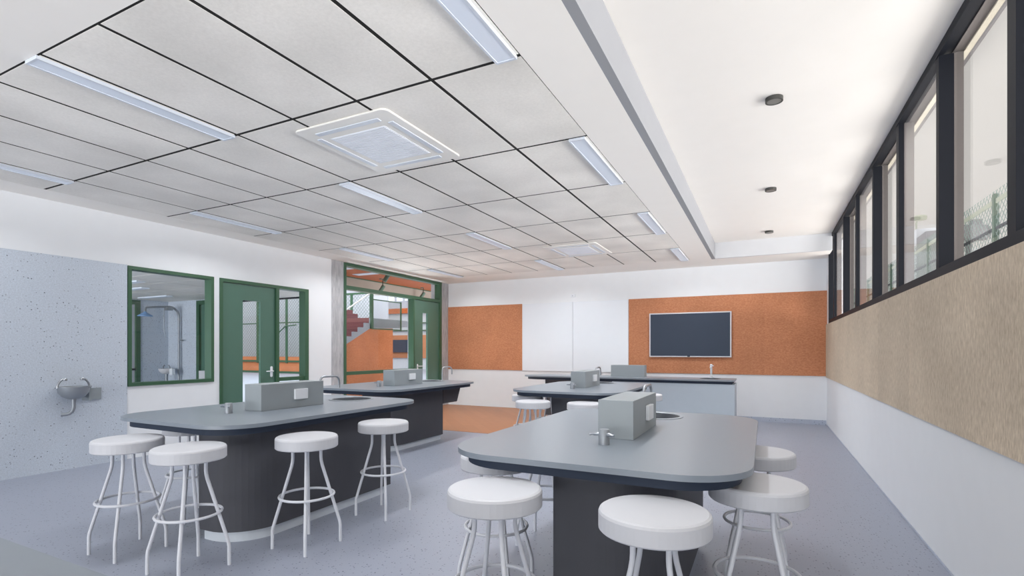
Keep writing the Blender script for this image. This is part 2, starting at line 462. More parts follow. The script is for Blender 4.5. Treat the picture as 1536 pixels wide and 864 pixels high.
# ------------------------------------------------------------------ tall glazed screen with second door
w2 = thing('window_2', (XL, G2[0], 0), kind='structure')
f = MB()
y0, y1 = G2[0], G2[1]
f.box(XF0, XF1, y0, y0+.06, 0, 2.983).box(XF0, XF1, y1-.09, y1, 0, 2.983).box(XF0, XF1, y0+.06, y1-.09, 2.928, 2.983)
f.box(XF0, XF1, y0+.06, y1-.09, 2.49, 2.56)
f.box(XF0+.03, XF1-.03, y0+.06, 9.27, .87, .935).box(XF0, XF1, y0+.06, 9.27, 0, .06)
f.box(XF0, XF1, 9.285, 9.325, 0, 2.49)
part_at(f, 'window_frame', M['green'], w2)
part_at(MB().box(XG-.004, XG+.004, y0+.06, y1-.09, 2.56, 2.928), 'glass_pane', M['glass'], w2)
part_at(MB().box(XG-.004, XG+.004, y0+.06, 9.27, .935, 2.49).box(XG-.004, XG+.004, y0+.06, 9.27, .06, .87), 'glass_pane', M['glass'], w2)
d2 = thing('door_2', (XL, 9.325, 0), kind='structure')
VG = (9.66, 9.85, .5, 2.205)
ya, yb, zt = 9.33, y1-.092, 2.486
dl = MB().box(xa, xb, ya, VG[0], .01, zt).box(xa, xb, VG[1], yb, .01, zt).box(xa, xb, VG[0], VG[1], .01, VG[2]).box(xa, xb, VG[0], VG[1], VG[3], zt)
part_at(dl, 'door_leaf', M['door'], d2)
part_at(MB().box(XL-.037, XL-.03, *VG), 'vision_panel', M['glass'], d2)
hp = MB().extrude(rrect(9.44, 9.48, .86, 1.03, .019, 6), 'x', XL-.012, XL-.002)
hp.tube([(XL-.004, 9.46, .98), (XL+.05, 9.46, .98), (XL+.055, 9.49, .98), (XL+.055, 9.60, .98)], .01, 8)
part_at(hp, 'door_handle', M['white'], d2)

# ------------------------------------------------------------------ clerestory sliding windows on the right
w3 = thing('window_3', (XR, 0, SILL), kind='structure')
TOPF = CR-.001
fr = MB().box(XR-.002, XR+.125, YF, WEND, SILL, SILL+.03).box(XR-.012, XR+.02, YF, WEND, SILL-.012, SILL+.045)
fr.box(XR-.002, XR+.0705, YF, WEND, TOPF-.035, TOPF).box(XR-.012, XR+.02, YF, WEND, TOPF-.055, TOPF)
fr.box(XR-.012, XR+.12, WEND-.05, WEND, SILL+.03, TOPF-.035)
part_at(fr, 'window_frame', M['frame'], w3)
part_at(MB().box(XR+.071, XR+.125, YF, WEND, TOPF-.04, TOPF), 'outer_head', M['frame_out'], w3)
muls = [3.07 + 1.1*k for k in range(-5, 7)]
thick = lambda k: (k % 2) == 1
for q, y in enumerate(muls):
    k = q - 5
    mb = MB()
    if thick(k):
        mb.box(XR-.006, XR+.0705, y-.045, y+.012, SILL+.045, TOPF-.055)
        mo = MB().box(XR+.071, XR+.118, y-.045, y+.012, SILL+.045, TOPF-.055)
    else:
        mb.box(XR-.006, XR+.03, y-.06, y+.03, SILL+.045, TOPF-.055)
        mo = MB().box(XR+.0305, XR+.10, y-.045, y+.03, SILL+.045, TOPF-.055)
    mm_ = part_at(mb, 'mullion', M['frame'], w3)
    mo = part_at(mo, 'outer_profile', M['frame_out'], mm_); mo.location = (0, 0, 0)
ends = [YF] + muls + [WEND-.05]
for q in range(len(ends)-1):
    ya, yb = ends[q], ends[q+1]
    if yb - ya < .1: continue
    # the sliding leaves stand alternately on the front and on the rear track
    k = q - 6     # index of the nearer mullion
    xg = XR+.016 if thick(k) else XR+.075
    mb = MB().box(xg-.003, xg+.003, ya+.02, yb-.035, SILL+.03, TOPF-.036)
    part_at(mb, 'glass_pane', M['glass_out'], w3)
lt = MB().box(XR+.126, XR+.16, YF, WEND, TOPF-.05, CR+.25).build('wall_lintel', M['cream']); tag(lt, kind='structure')
lt2 = MB().box(XR+.161, XR+.185, YF, WEND, TOPF-.05, CR+.25).build('wall_flashing', M['outgrey']); tag(lt2, kind='structure')

# ------------------------------------------------------------------ boards and panels on the walls
def wall_thing(mb, name, mat, label, cat, group=None, bevel=0):
    o = mb.build(name, mat, None, bevel); return tag(o, label, cat, group)
wall_thing(MB().box(XL+.005, -5.016, YB-.018, YB-.001, .877, 2.41), 'wall_mounted_pinboard', M['cork'],
           'orange cork pinboard left of the whiteboards on back wall', 'pinboard', bevel=.002)
wall_thing(MB().box(-2.552, XR-.001, YB-.018, YB-.001, .877, 2.41), 'wall_mounted_pinboard', M['cork'],
           'wide orange cork pinboard behind the wall screen', 'pinboard', bevel=.002)
wall_thing(MB().box(-5.010, -3.788, YB-.022, YB-.001, .872, 2.405), 'wall_mounted_whiteboard', M['board'],
           'left panel of the blank white writing board, touching the smaller cork pinboard', 'whiteboard', 'whiteboards', .002)
wall_thing(MB().box(-3.782, -2.558, YB-.022, YB-.001, .872, 2.405), 'wall_mounted_whiteboard', M['board'],
           'right panel of the blank white writing board, touching the wide cork pinboard', 'whiteboard', 'whiteboards', .002)
wall_thing(MB().box(XR-.02, XR-.001, YF, YB-.02, .858, SILL-.016), 'wall_mounted_acoustic_panel', M['tan'],
           'long tan felt wall panel below the black framed high windows', 'wall panel')
tv = thing('wall_screen', (-1.343, YB-.03, 1.21), 'black flat wall screen with pale bezel on the wide cork pinboard', 'screen')
x0, x1, z0, z1 = -2.117, -.57, 1.207, 2.092
part_at(rect_frame(MB(), 0, 0, 0, 0, 0, 0, 0) if False else MB().box(x0, x1, YB-.07, YB-.02, z0, z1), 'bezel', M['bezel'], tv, .004)
part_at(MB().box(x0+.024, x1-.024, YB-.073, YB-.0695, z0+.022, z1-.022), 'screen', M['screen'], tv)
part_at(MB().box(-1.375, -1.325, YB-.078, YB-.069, z0+.006, z0+.024), 'sensor_bar', M['frame'], tv)
sb = thing('wall_sensor', (-3.77, YB, 2.5), 'small white sensor box above the join of the two whiteboards', 'sensor')
part_at(MB().box(-3.83, -3.735, YB-.04, YB-.001, 2.505, 2.572), 'housing', M['white'], sb, .006)
part_at(MB().box(-3.79, -3.775, YB-.046, YB-.039, 2.53, 2.545), 'lens', M['dull'], sb)

# ------------------------------------------------------------------ ceiling luminaires
def lamp_at(x, y, first=[None]):
    if first[0] is None:
        t = thing('ceiling_light', (x, y, CE))
        cs = MB().box(-.065, -.052, 0, 1.2, -.02, -.0005).box(.052, .065, 0, 1.2, -.02, -.0005).box(-.052, .052, 0, .014, -.02, -.0005).box(-.052, .052, 1.186, 1.2, -.02, -.0005)
        cs.build('housing', M['lamp_case'], t)
        MB().box(-.052, .052, .014, 1.186, -.016, -.0005).build('diffuser', M['lamp'], t)
        first[0] = t; return t
    c = copy_tree(first[0]); c.location = (x, y, CE); return c
LX = [-6.106, -3.714, -1.31]; LYs = [1.388, 3.788, 6.188, 8.588]
rown = ['row by the left wall', 'middle row', 'row beside the raised ceiling']
posn = ['nearest', 'second', 'third', 'farthest']
for i, x in enumerate(LX):
    for j, y in enumerate(LYs):
        o = lamp_at(x, y)
        tag(o, f'slim white strip ceiling light, {posn[j]} of the {rown[i]}', 'ceiling light', 'strip ceiling lights')

# ------------------------------------------------------------------ cassette air conditioners
ac = thing('ceiling_air_conditioner', (-2.745, 3.215, CE))
hx, hy = .44, .49
body = MB().prism(rrect(-hx, hx, -hy, hy, .05, 5), -.016, -.001)
body.build('panel', M['acw'], ac, .006)
gm = MB()
for k in range(22):
    yy = -.27 + .54*k/21
    gm.box(-.255, .255, yy-.0095, yy+.0095, -.021, -.018)
gm.box(-.265, .265, -.285, .285, -.0185, -.0155)
gm.build('grille', M['acg'], ac)
for (xa_, xb_, ya_, yb_) in [(-.30, .30, -.405, -.36), (-.30, .30, .36, .405), (-.37, -.325, -.32, .32), (.325, .37, -.32, .32)]:
    sl = MB().box(xa_, xb_, ya_, yb_, -.022, -.0155).build('louvre', M['lamp_case'], ac, .002)
tag(ac, 'square white ceiling air conditioner with slatted grille, nearest to the front', 'air conditioner', 'ceiling air conditioners')
a2 = copy_tree(ac); a2.location = (-2.745, 8.02, CE)
tag(a2, 'square white ceiling air conditioner far back near the whiteboard wall', 'air conditioner', 'ceiling air conditioners')

# ------------------------------------------------------------------ downlights in the raised ceiling
dn = thing('downlight', (.065, 4.40, CR))
MB().lathe([(.062, -.0005), (.062, -.03), (.05, -.03), (.05, -.026)], 0, 0, 28).build('trim_ring', M['dlight'], dn)
MB().lathe([(.0495, -.024), (.0495, -.029)], 0, 0, 28).build('lens', M['dlens'], dn)
tag(dn, 'round dark downlight on the raised white ceiling, nearest of three', 'downlight', 'downlights')
for y, w in ((6.84, 'middle'), (9.27, 'farthest')):
    c = copy_tree(dn); c.location.y = y
    tag(c, f'round dark downlight on the raised white ceiling, {w} of three', 'downlight', 'downlights')

# ------------------------------------------------------------------ laboratory benches
K = 1.0372
ZT, SL, UN = .85, .026, .047
ZU = ZT - SL - UN           # underside .777
WX, WY, RC = 1.36*K, 2.04*K, .29*K
def outlet(parent, y0_, y1_, z0_, z1_, x_):
    p = MB().box(x_, x_+.022, y0_, y1_, z0_, z1_).build('power_outlet', M['white'], parent, .003)
    return p
def lab_bench(name, x, y, label, base, dx=0.0, wedge=False, tap_dx=0.0, sink_y=1.74, sinkx=.68, neck=None, ry=None, group='island lab benches', base_mat='base', kick_mat='kick', box=None):
    t = thing(name, (x*K, y*K, 0), label, 'lab bench', group)
    sx, sy, sr = sinkx*K, sink_y*K, .185*K
    wy = (ry or 2.04)*K
    MB().prism(rrect(0, WX, 0, wy, RC, 12), ZT-SL, ZT, hole=(sx, sy, sr), smooth_side=True).build('bench_top', M['top'], t, 0)
    i = .045
    MB().prism(rrect(i, WX-i, i, wy-i, RC-i*.5, 12), ZU, ZT-SL-.0005, hole=(sx, sy, sr+.004), smooth_side=True).build('underlay', M['edge'], t)
    bx0, bx1, by0, by1 = [q*K for q in base]
    bpts = rrect(bx0, bx1, by0, by1, [.02, .30*K, .02, .02], 12)
    b = MB().prism(bpts, .075, ZU-.0005, smooth_side=False)
    bo = b.build('base', M[base_mat], t)
    for p_ in bo.data.polygons: p_.use_smooth = False
    k_ = .025
    MB().prism(rrect(bx0+k_, bx1-k_, by0+k_, by1-k_, [.02, .28*K, .02, .02], 12), .0, .0745).build('kickboard', M[kick_mat], t)
    if wedge:
        MB().extrude([(by1-.001, .535), (by1+.37*K, .535), (by1+.48*K, ZU-.0005), (by1-.001, ZU-.0005)], 'x', bx0+.02, bx1-.001).build('bracket', M[base_mat], t)
    # service box with power outlets
    q0, q1, p0, p1 = [c_*K for c_ in (box or (.595+dx, .785+dx, .67, 1.29))]
    sb_ = MB().box(q0, q1, p0, p1, ZT+.0003, ZT+.213).build('service_box', M['service'], t, .002)
    mid = p0 + (p1-p0)*.52
    outlet(sb_, mid-.02, mid+.115, ZT+.07, ZT+.158, q1+.0003)
    if not box:
        pass
    # round sink
    MB().lathe([(sr+.024, ZT+.0008), (sr+.024, ZT+.004), (sr+.002, ZT+.006), (sr-.002, ZT+.003)], sx, sy, 40, True, False).build('sink_rim', M['dull'], t)
    MB().lathe([(sr-.0025, ZT+.002), (sr-.006, ZT-.002), (sr-.03, ZT-.045), (sr*.4, ZT-.058), (.02, ZT-.06), (.002, ZT-.06)], sx, sy, 40, True, False).build('sink_basin', M['steel_dark'], t)
    # gas turret
    tx, ty = (.68+tap_dx)*K, .49*K
    tp = MB().lathe([(.029, ZT+.0003), (.029, ZT+.066), (.0275, ZT+.068), (.0275, ZT+.078), (.026, ZT+.08)], tx, ty, 24)
    tpo = tp.build('gas_turret', M['dull'], t)
    for a_ in (radians(190), radians(-35)):
        ux, uy = cos(a_), sin(a_)
        MB().tube([(tx+ux*.02, ty+uy*.02, ZT+.055), (tx+ux*.055, ty+uy*.055, ZT+.055), (tx+ux*.058, ty+uy*.058, ZT+.055), (tx+ux*.075, ty+uy*.075, ZT+.052)], [.010, .010, .007, .007], 10).build('nozzle', M['chrome'], tpo)
    # gooseneck
    gx, gy, ex, ey, hgt = neck or (.67, 1.47, .67, 1.72, .235)
    gx, gy, ex, ey = gx*K, gy*K, ex*K, ey*K
    vx, vy = ex-gx, ey-gy; ln = sqrt(vx*vx+vy*vy); vx /= ln; vy /= ln
    rr = .055; zt_ = ZT + hgt
    path = [(gx, gy, ZT+.0003), (gx, gy, zt_-rr)]
    for s_ in range(1, 9):
        a_ = .5*pi*s_/8
        path.append((gx+vx*rr*(1-cos(a_)), gy+vy*rr*(1-cos(a_)), zt_-rr+rr*sin(a_)))
    for s_ in range(0, 9):
        a_ = .5*pi*s_/8
        path.append((ex-vx*rr*(1-sin(a_)), ey-vy*rr*(1-sin(a_)), zt_-rr+rr*cos(a_)))
    path.append((ex, ey, zt_-.12))
    gk = MB().tube(path, .0105, 12).lathe([(.024, ZT+.0003), (.024, ZT+.012), (.014, ZT+.02)], gx, gy, 20)
    gk.build('gooseneck_tap', M['chrome'], t)
    return t
B1 = (.52, 1.035, .19, 1.60)
lab_bench('lab_bench', -1.40, 2.01, 'grey topped island lab bench in the right foreground', B1, wedge=False)
lab_bench('lab_bench', -4.28, 2.01, 'grey topped island lab bench in the left foreground, along the speckled wall side', (.80, 1.22, .18, 1.70), dx=.02, neck=(.60, 1.44, .60, 1.68, .235), sinkx=.70)
lab_bench('lab_bench', -5.26, 4.72, 'grey topped island lab bench by the tall glazed screen, with a bracketed end', (.62, 1.06, .32, 1.53), ry=2.10, wedge=True, dx=.08, tap_dx=.08,
          neck=(.86, 1.80, .92, 1.97, .225), sink_y=1.78, sinkx=.66)
lab_bench('lab_bench', -2.79, 5.46, 'grey topped island lab bench in the middle, in front of the long demonstration bench', B1)
lab_bench('lab_bench', -2.20, -1.455, 'grey bench whose far edge just shows in the bottom left corner', B1)

# ------------------------------------------------------------------ long demonstration bench in front of the boards
db = thing('demonstration_bench', (0, 0, 0), 'long pale blue demonstration bench in front of the whiteboards and wall screen', 'bench')
bx0, bx1, by0, by1 = -4.33, -.44, 9.10, 9.78
sx, sy, sr = -.845, 9.45, .15
out_ = rrect(bx0, bx1, by0, by1, [.33, .0, .0, .33], 12)
MB().prism(out_, ZT-SL, ZT, hole=(sx, sy, sr), smooth_side=False).build('bench_top', M['top'], db)
MB().prism(rrect(bx0+.06, bx1-.04, by0+.045, by1-.02, [.3, 0, 0, .3], 12), ZU, ZT-SL-.0005, hole=(sx, sy, sr+.004)).build('underlay', M['edge'], db)
MB().box(-2.49, bx1-.0, by0+.055, by1-.03, .075, ZU-.0005).build('cabinet', M['front'], db)
MB().box(-3.87, -2.4905, by0+.22, by1-.06, .075, ZU-.0005).build('knee_panel', M['base'], db)
MB().box(-3.85, bx1-.035, by0+.25, by1-.08, 0, .0745).build('kickboard', M['kick'], db)
MB().box(-2.585, -1.965, 9.43, 9.62, ZT+.0003, ZT+.215).build('service_box', M['service'], db, .002)
MB().lathe([(sr+.02, ZT+.0008), (sr+.02, ZT+.004), (sr, ZT+.005), (sr-.006, ZT-.002), (sr-.03, ZT-.045), (.05, ZT-.058), (.002, ZT-.06)], sx, sy, 36, True, False).build('sink_basin', M['steel_dark'], db)
tp = MB().lathe([(.024, ZT+.0003), (.024, ZT+.05), (.018, ZT+.055), (.018, ZT+.20), (.021, ZT+.205), (.021, ZT+.24), (.012, ZT+.246)], sx, 9.655, 20)
tp.tube([(sx, 9.655, ZT+.17), (sx, 9.60, ZT+.20), (sx, 9.50, ZT+.20), (sx, 9.485, ZT+.185)], .011, 10)
tp.tube([(sx+.01, 9.655, ZT+.225), (sx+.04, 9.655, ZT+.215)], .007, 8)
tp.build('mixer_tap', M['white'], db)

# ------------------------------------------------------------------ stools
def make_stool():
    t = thing('lab_stool', (0, 0, 0))
    R = .203
    z1_ = .752
    MB().lathe([(.002, z1_-.078), (R-.006, z1_-.078), (R, z1_-.072), (R, z1_-.014), (R-.004, z1_-.005), (R-.012, z1_), (.002, z1_)], 0, 0, 48, False, True).build('seat', M['stool'], t)
    for k in range(4):
        a_ = pi/4 + pi/2*k
        ca, sa = cos(a_), sin(a_)
        prof = [(.090, z1_-.079), (.090, .60), (.092, .575), (.098, .545), (.207, .165), (.214, .14), (.217, .115), (.218, .0)]
        MB().tube([(r_*ca, r_*sa, z_) for r_, z_ in prof], .0105, 10).build('leg', M['stool_leg'], t)
    MB().tube([(.176*cos(2*pi*i/40), .176*sin(2*pi*i/40), .345) for i in range(40)], .0088, 8, closed=True).build('foot_ring', M['stool_leg'], t)
    return t
st0 = make_stool()
stools = [
 ((-3.68, 1.866), 'white round stool at the left end, before the speckled wall, by the left foreground bench'),
 ((-3.04, 1.863), 'white round stool at the front end of the left foreground bench, overlapping the leftmost stool'),
 ((-2.725, 2.446), 'white round stool halfway along the dark side of the left foreground bench'),
 ((-2.72, 3.20), 'white round stool at the far end of the dark side of the left foreground bench'),
 ((-4.01, 2.48), 'white stool mostly hidden under the left foreground bench, on its window side'),
 ((-1.00, 1.867), 'white round stool at the front left corner of the right foreground bench'),
 ((-.353, 1.858), 'big white round stool nearest the camera, in front of the right foreground bench'),
 ((-1.32, 2.48), 'white stool half under the left side of the right foreground bench'),
 ((-1.32, 3.20), 'white stool deep under the right foreground bench, only its ring showing beside the base'),
 ((-.03, 2.44), 'white round stool on the right side of the right foreground bench, the nearer of two'),
 ((-.04, 3.20), 'white round stool on the right side of the right foreground bench, the farther of two'),
 ((-2.33, 5.25), 'white round stool over the timber floor, at the front left corner of the middle bench'),
 ((-1.74, 5.31), 'white round stool in front of the middle bench, left of the foreground service box'),
 ((-2.71, 5.93), 'white stool half under the left side of the middle bench, behind another stool'),
 ((-2.71, 6.65), 'white stool deep under the middle bench, only thin legs showing against its base'),
 ((-1.367, 6.70), 'white round stool just showing right of the foreground service box'),
]
for n_, ((x, y), lab) in enumerate(stools):
    o = st0 if n_ == 0 else copy_tree(st0)
    o.location = (x*K, y*K, 0)
    tag(o, lab, 'stool', 'white lab stools')

# ------------------------------------------------------------------ drinking fountain on the speckled panel
df = thing('drinking_fountain', (XL, 2.946, .93), 'steel drinking fountain bowl on the blue speckled wall panel', 'drinking fountain')
bx, by_ = XL+.165, 2.946
bowl = MB().lathe([(.002, .797), (.05, .80), (.10, .825), (.135, .872), (.145, .93), (.149, .932), (.149, .936), (.141, .936), (.138, .925), (.128, .875), (.095, .832), (.045, .812), (.002, .81)], bx, by_, 36, True, False)
part_at(bowl, 'bowl', M['dull'], df)
part_at(MB().tube([(bx, by_, .80), (bx, by_, .70), (bx-.004, by_-.01, .665), (bx-.014, by_-.03, .642), (bx-.03, by_-.055, .632), (bx-.05, by_-.095, .632)], .0195, 14), 'waste_pipe', M['dull'], df)
for s_ in (-1, 1):
    y_ = by_ + s_*.145
    p = [(bx, y_+s_*.025, .93), (bx, y_, .93)]
    b = MB().tube(p, .007, 8)
    b.tube([(bx, y_, .925), (bx, y_, .95), (bx, y_-s_*.008, .975), (bx, y_-s_*.022, .998), (bx, y_-s_*.04, 1.016), (bx, y_-s_*.058, 1.022)], [.011, .011, .011, .011, .011, .014], 10)
    b.lathe([(.018, 1.004), (.021, 1.012), (.021, 1.026), (.014, 1.034)], bx, y_-s_*.066, 14)
    part_at(b, 'bubbler', M['chrome'], df)
br_ = MB().box(XL+.013, XL+.028, 3.155, 3.275, .765, .90).box(XL+.013, XL+.028, 3.105, 3.155, .765, .82).box(XL+.013, bx, 3.09, 3.112, .765, .93)
part_at(br_, 'wall_bracket', M['service'], df)
part_at(MB().box(XL+.013, bx-.02, by_-.05, by_+.05, .86, .91), 'bowl_mount', M['dull'], df)

# ------------------------------------------------------------------ beyond the left wall: prep room
GX = XL-WT-.001
PX, PY, PC = -11.6, 6.66, 2.39
lf = MB().box(-45, GX, -3, 45, -.14, -.002).build('floor_lobby', M['lobby_floor']); tag(lf, kind='structure')
wp = MB().box(PX-.12, PX, -1.0, 5.05, 0, 3.0).box(PX-.12, PX, 6.10, PY+.12, 0, 3.0).box(PX-.12, PX, 5.05, 6.10, 2.37, 3.0)
wp = wp.build('wall_prep_west', M['panel']); tag(wp, kind='structure')
wq = MB().box(PX, -10.60, PY, PY+.12, 0, 3.0).box(-10.60, -9.6, PY, PY+.12, 2.37, 3.0).build('wall_prep_north', M['panel']); tag(wq, kind='structure')
cp = MB()
for i in range(4):
    for j in range(14):
        ya, yb = 7.15-.6*(j+1)+.008, 7.15-.6*j-.008
        if yb < 0: continue
        cp.box(PX+1.1*i+.008, PX+1.1*(i+1)-.008, ya, yb, PC, PC+.01)
cp = cp.build('ceiling_prep', M['tile']); tag(cp, kind='structure')
cb = MB().box(PX, GX, -1, 7.15, PC+.0105, PC+.03).box(PX, GX, 7.151, 7.18, PC-.03, PC+.06).build('ceiling_prep_grid', M['frame']); tag(cb, kind='structure')
pd = thing('door_3', (PX, 5.05, 0), kind='structure')
part_at(rect_frame(MB(), PX-.09, PX+.02, 5.05, 6.10, 0, 2.37, .085), 'door_frame', M['green'], pd)
part_at(MB().box(PX-.05, PX-.03, 5.135, 6.015, .085, 2.285), 'door_leaf', M['lav'], pd)
part_at(MB().box(PX-.029, PX+.03, 5.80, 6.0, .93, .97), 'push_bar', M['frame'], pd)
pe = thing('door_4', (-10.6, PY, 0), kind='structure')
part_at(MB().box(-10.60, -10.51, PY-.02, PY+.1, 0, 2.37).box(-9.69, -9.60, PY-.02, PY+.1, 0, 2.37).box(-10.51, -9.69, PY-.02, PY+.1, 2.29, 2.37), 'door_frame', M['green'], pe)
part_at(MB().box(-10.51, -9.69, PY+.03, PY+.07, 0, 2.29), 'door_leaf', M['door'], pe)
dz = thing('wall_dispenser', (-10.2, PY, .83), 'pale box on the green door seen through the internal window', 'dispenser')
part_at(MB().box(-10.36, -10.08, PY-.12, PY+.028, .73, .925), 'case', M['bezel'], dz, .008)
for n_, (xa_, xb_, yy, w_) in enumerate([(-11.15, -10.2, 5.88, 'farthest'), (-10.2, -9.25, 4.95, 'middle'), (-9.4, -8.44, 4.45, 'nearest')]):
    o = thing('prep_room_ceiling_light', (xa_, yy, PC))
    MB().box(0, xb_-xa_, -.06, .06, -.02, -.001).build('diffuser', M['lamp'], o)
    tag(o, f'white strip light seen through the internal window, {w_} of three', 'ceiling light', 'prep room lights')
sh = thing('emergency_shower', (-11.12, PY-.06, 0), 'pale steel emergency shower pole seen through the internal window', 'shower')
px_, py_ = -11.12, PY-.06
path = [(px_, py_, 0.0), (px_, py_, 2.05)] + [(px_, py_-.2+.2*cos(a), 2.05+.2*sin(a)) for a in [pi/2*i/6 for i in range(1, 7)]] + [(px_, 5.96, 2.20), (px_, 5.94, 2.17), (px_, 5.94, 2.10)]
part_at(MB().tube(path, .022, 10), 'pole', M['dull'], sh)
part_at(MB().lathe([(.02, 2.12), (.03, 2.10), (.13, 2.035), (.13, 2.02), (.002, 2.02)], px_, 5.94, 24, True, False), 'shower_head', M['blue_head'], sh)
part_at(MB().tube([(px_, 6.30, 2.2), (px_, 6.30, 1.75), (px_+.0, 6.34, 1.60)], .007, 6), 'pull_rod', M['dull'], sh)
part_at(MB().tube([(px_, py_, 1.55), (px_+.16, py_-.02, 1.55)], .014, 8), 'valve_lever', M['dull'], sh)
part_at(MB().box(px_-.06, px_+.06, py_-.27, py_-.15, 2.17, 2.24), 'valve_body', M['dull'], sh)
ew = thing('eyewash', (-11.28, PY-.22, 0), 'small eyewash basin beside the shower pole, behind the internal window', 'eyewash')
ex_, ey_ = -11.28, PY-.22
part_at(MB().lathe([(.02, .84), (.08, .85), (.13, .90), (.145, .955), (.138, .958), (.12, .91), (.02, .87)], ex_, ey_, 24, True, False), 'bowl', M['bezel'], ew)
part_at(MB().tube([(ex_, ey_, 0), (ex_, ey_, .85)], .03, 10), 'pedestal', M['dull'], ew)
for s_ in (-1, 1):
    part_at(MB().tube([(ex_+s_*.11, ey_, .95), (ex_+s_*.11, ey_, 1.0), (ex_+s_*.07, ey_, 1.03)], .014, 8), 'bubbler', M['dull'], ew)
part_at(MB().box(ex_+.15, ex_+.25, ey_-.03, ey_+.03, .83, .96), 'flag', M['white'], ew)

# ------------------------------------------------------------------ lobby with stair, seen through the tall glazed screen
oc = MB().box(-9.9, GX, 7.25, 19, 3.30, 3.38).build('ceiling_lobby', M['orange']); tag(oc, kind='structure')
be = MB().box(-10.12, -9.901, 7.25, 19, 3.03, 3.36).build('trim_1', M['beam']); tag(be, kind='structure')
be2 = MB().box(-9.90, -9.885, 7.25, 19, 3.275, 3.299).build('trim_2', M['green']); tag(be2, kind='structure')
for n_, (x, y, w_) in enumerate([(-9.15, 9.2, 'nearer'), (-8.95, 10.1, 'farther')]):
    o = thing('lobby_ceiling_light', (x, y, 3.30))
    MB().box(-.55, .55, -.12, .12, -.012, -.001).build('diffuser', M['lamp'], o)
    tag(o, f'white light panel in the orange lobby ceiling, {w_} of two', 'ceiling light', 'lobby light panels')
def spot(x, y, z, lab):
    o = thing('spotlight', (x, y, 3.30), lab, 'spotlight', 'green lobby spotlights')
    dz_ = z-3.30
    ax = Vector((-.35, -.30, -.75)).normalized()
    c0 = Vector((0, 0, dz_)) - ax*.13; c1 = Vector((0, 0, dz_)) + ax*.13
    MB().tube([c0, c1], .052, 16).build('lamp_head', M['door'], o)
    MB().tube([(c0.x*.6, c0.y*.6, -.001), c0*.6 + Vector((0, 0, dz_*.4))], .012, 8).build('stem', M['frame'], o)
    MB().lathe([(.05, -.001), (.05, -.02)], 0, 0, 16).build('mount', M['door'], o)
spot(-8.27, 9.86, 3.13, 'dark green spotlight under the orange lobby ceiling, topmost in the glazed screen')
spot(-9.40, 10.97, 3.0, 'dark green spotlight left of centre above the transom, before the taupe beam')
spot(-9.6, 13.1, 3.04, 'dark green spotlight above the second green door, below the taupe beam')
spot(-8.67, 12.45, 3.2, 'dark green spotlight tucked in the top right corner of the glazed screen')
pc_ = MB().box(-8.56, -8.44, 11.04, 11.15, 0, 2.74).build('lobby_column', M['lav']); tag(pc_, 'slim pale lavender column beside the second green door', 'column')

stt = thing('staircase', (-10.5, 11.5, 0), 'grey lobby staircase with orange cork side and maroon brick flight', 'staircase')
part_at(MB().extrude([(10.2,0),(12.8,0),(12.8,2.03),(11.76,2.0),(10.79,1.518),(10.2,1.225)], 'x', -10.9, -10.5), 'under_stair_panel', M['cork_side'], stt)
zz = [(10.2, 1.23), (10.79, 1.523), (11.76, 2.005), (13.1, 2.05), (13.1, 2.30), (11.75, 2.30)]
yy, z_ = 11.75, 2.145
while yy > 10.25:
    zz += [(yy, z_), (yy-.24, z_)]; yy -= .24; z_ -= .137
part_at(MB().extrude(zz, 'x', -10.53, -10.47), 'stringer', M['stair'], stt)
st_ = [(p, q-.015) for p, q in zz[6:] if p > 10.78]
part_at(MB().extrude([(10.79, 1.518), (11.80, 2.0), (11.80, 2.31), (11.752, 2.31)] + st_, 'x', -11.9, -10.531), 'lower_flight', M['brick'], stt)
part_at(MB().box(-12.6, -10.531, 11.801, 13.6, 2.1, 2.30), 'landing', M['stair'], stt)
part_at(MB().extrude([(13.6,1.6),(13.6,2.41),(12.8,2.41),(12.8,2.53),(12.57,2.53),(12.57,2.64),(12.3,2.64),(12.3,2.75),(12.0,2.75),(12.0,1.6)], 'x', -12.5, -11.95), 'upper_flight', M['brick'], stt)
part_at(MB().tube([(-10.55, 10.2, 2.1), (-10.55, 11.75, 3.0), (-10.55, 12.2, 3.02)], .022, 8), 'handrail', M['bezel'], stt)
def chain(a0, a1, b0, b1, pitch, r, plane, c):
    """diamond mesh of round-ish wires; plane 'x': a is Y, b is Z at X=c; plane 'y': a is X"""
    mb = MB(); W_, H_ = a1-a0, b1-b0
    mk = (lambda a, b: (c, a, b)) if plane == 'x' else (lambda a, b: (a, c, b))
    s_ = -H_
    while s_ < W_:
        lo, hi = max(0, -s_), min(H_, W_-s_)
        if hi > lo + 1e-3:
            mb.tube([mk(a0+s_+lo, b0+lo), mk(a0+s_+hi, b0+hi)], r, 4)
            mb.tube([mk(a1-s_-lo, b0+lo), mk(a1-s_-hi, b0+hi)], r, 4)
        s_ += pitch
    return mb
bl = thing('balustrade', (-10.45, 11.75, 2.0), 'green framed mesh balustrade panel on the stair landing', 'balustrade')
part_at(MB().box(-10.466, -10.40, 11.72, 11.80, 1.98, 3.13), 'post', M['green'], bl)
part_at(MB().box(-10.46, -10.43, 13.10, 13.15, 1.95, 2.88), 'post', M['green'], bl)
part_at(MB().box(-10.46, -10.43, 11.80, 13.10, 2.84, 2.87).box(-10.46, -10.43, 11.80, 13.10, 1.97, 2.0), 'rail', M['green'], bl)
part_at(chain(11.80, 13.10, 2.0, 2.84, .07, .003, 'x', -10.445), 'mesh_infill', M['mesh'], bl)

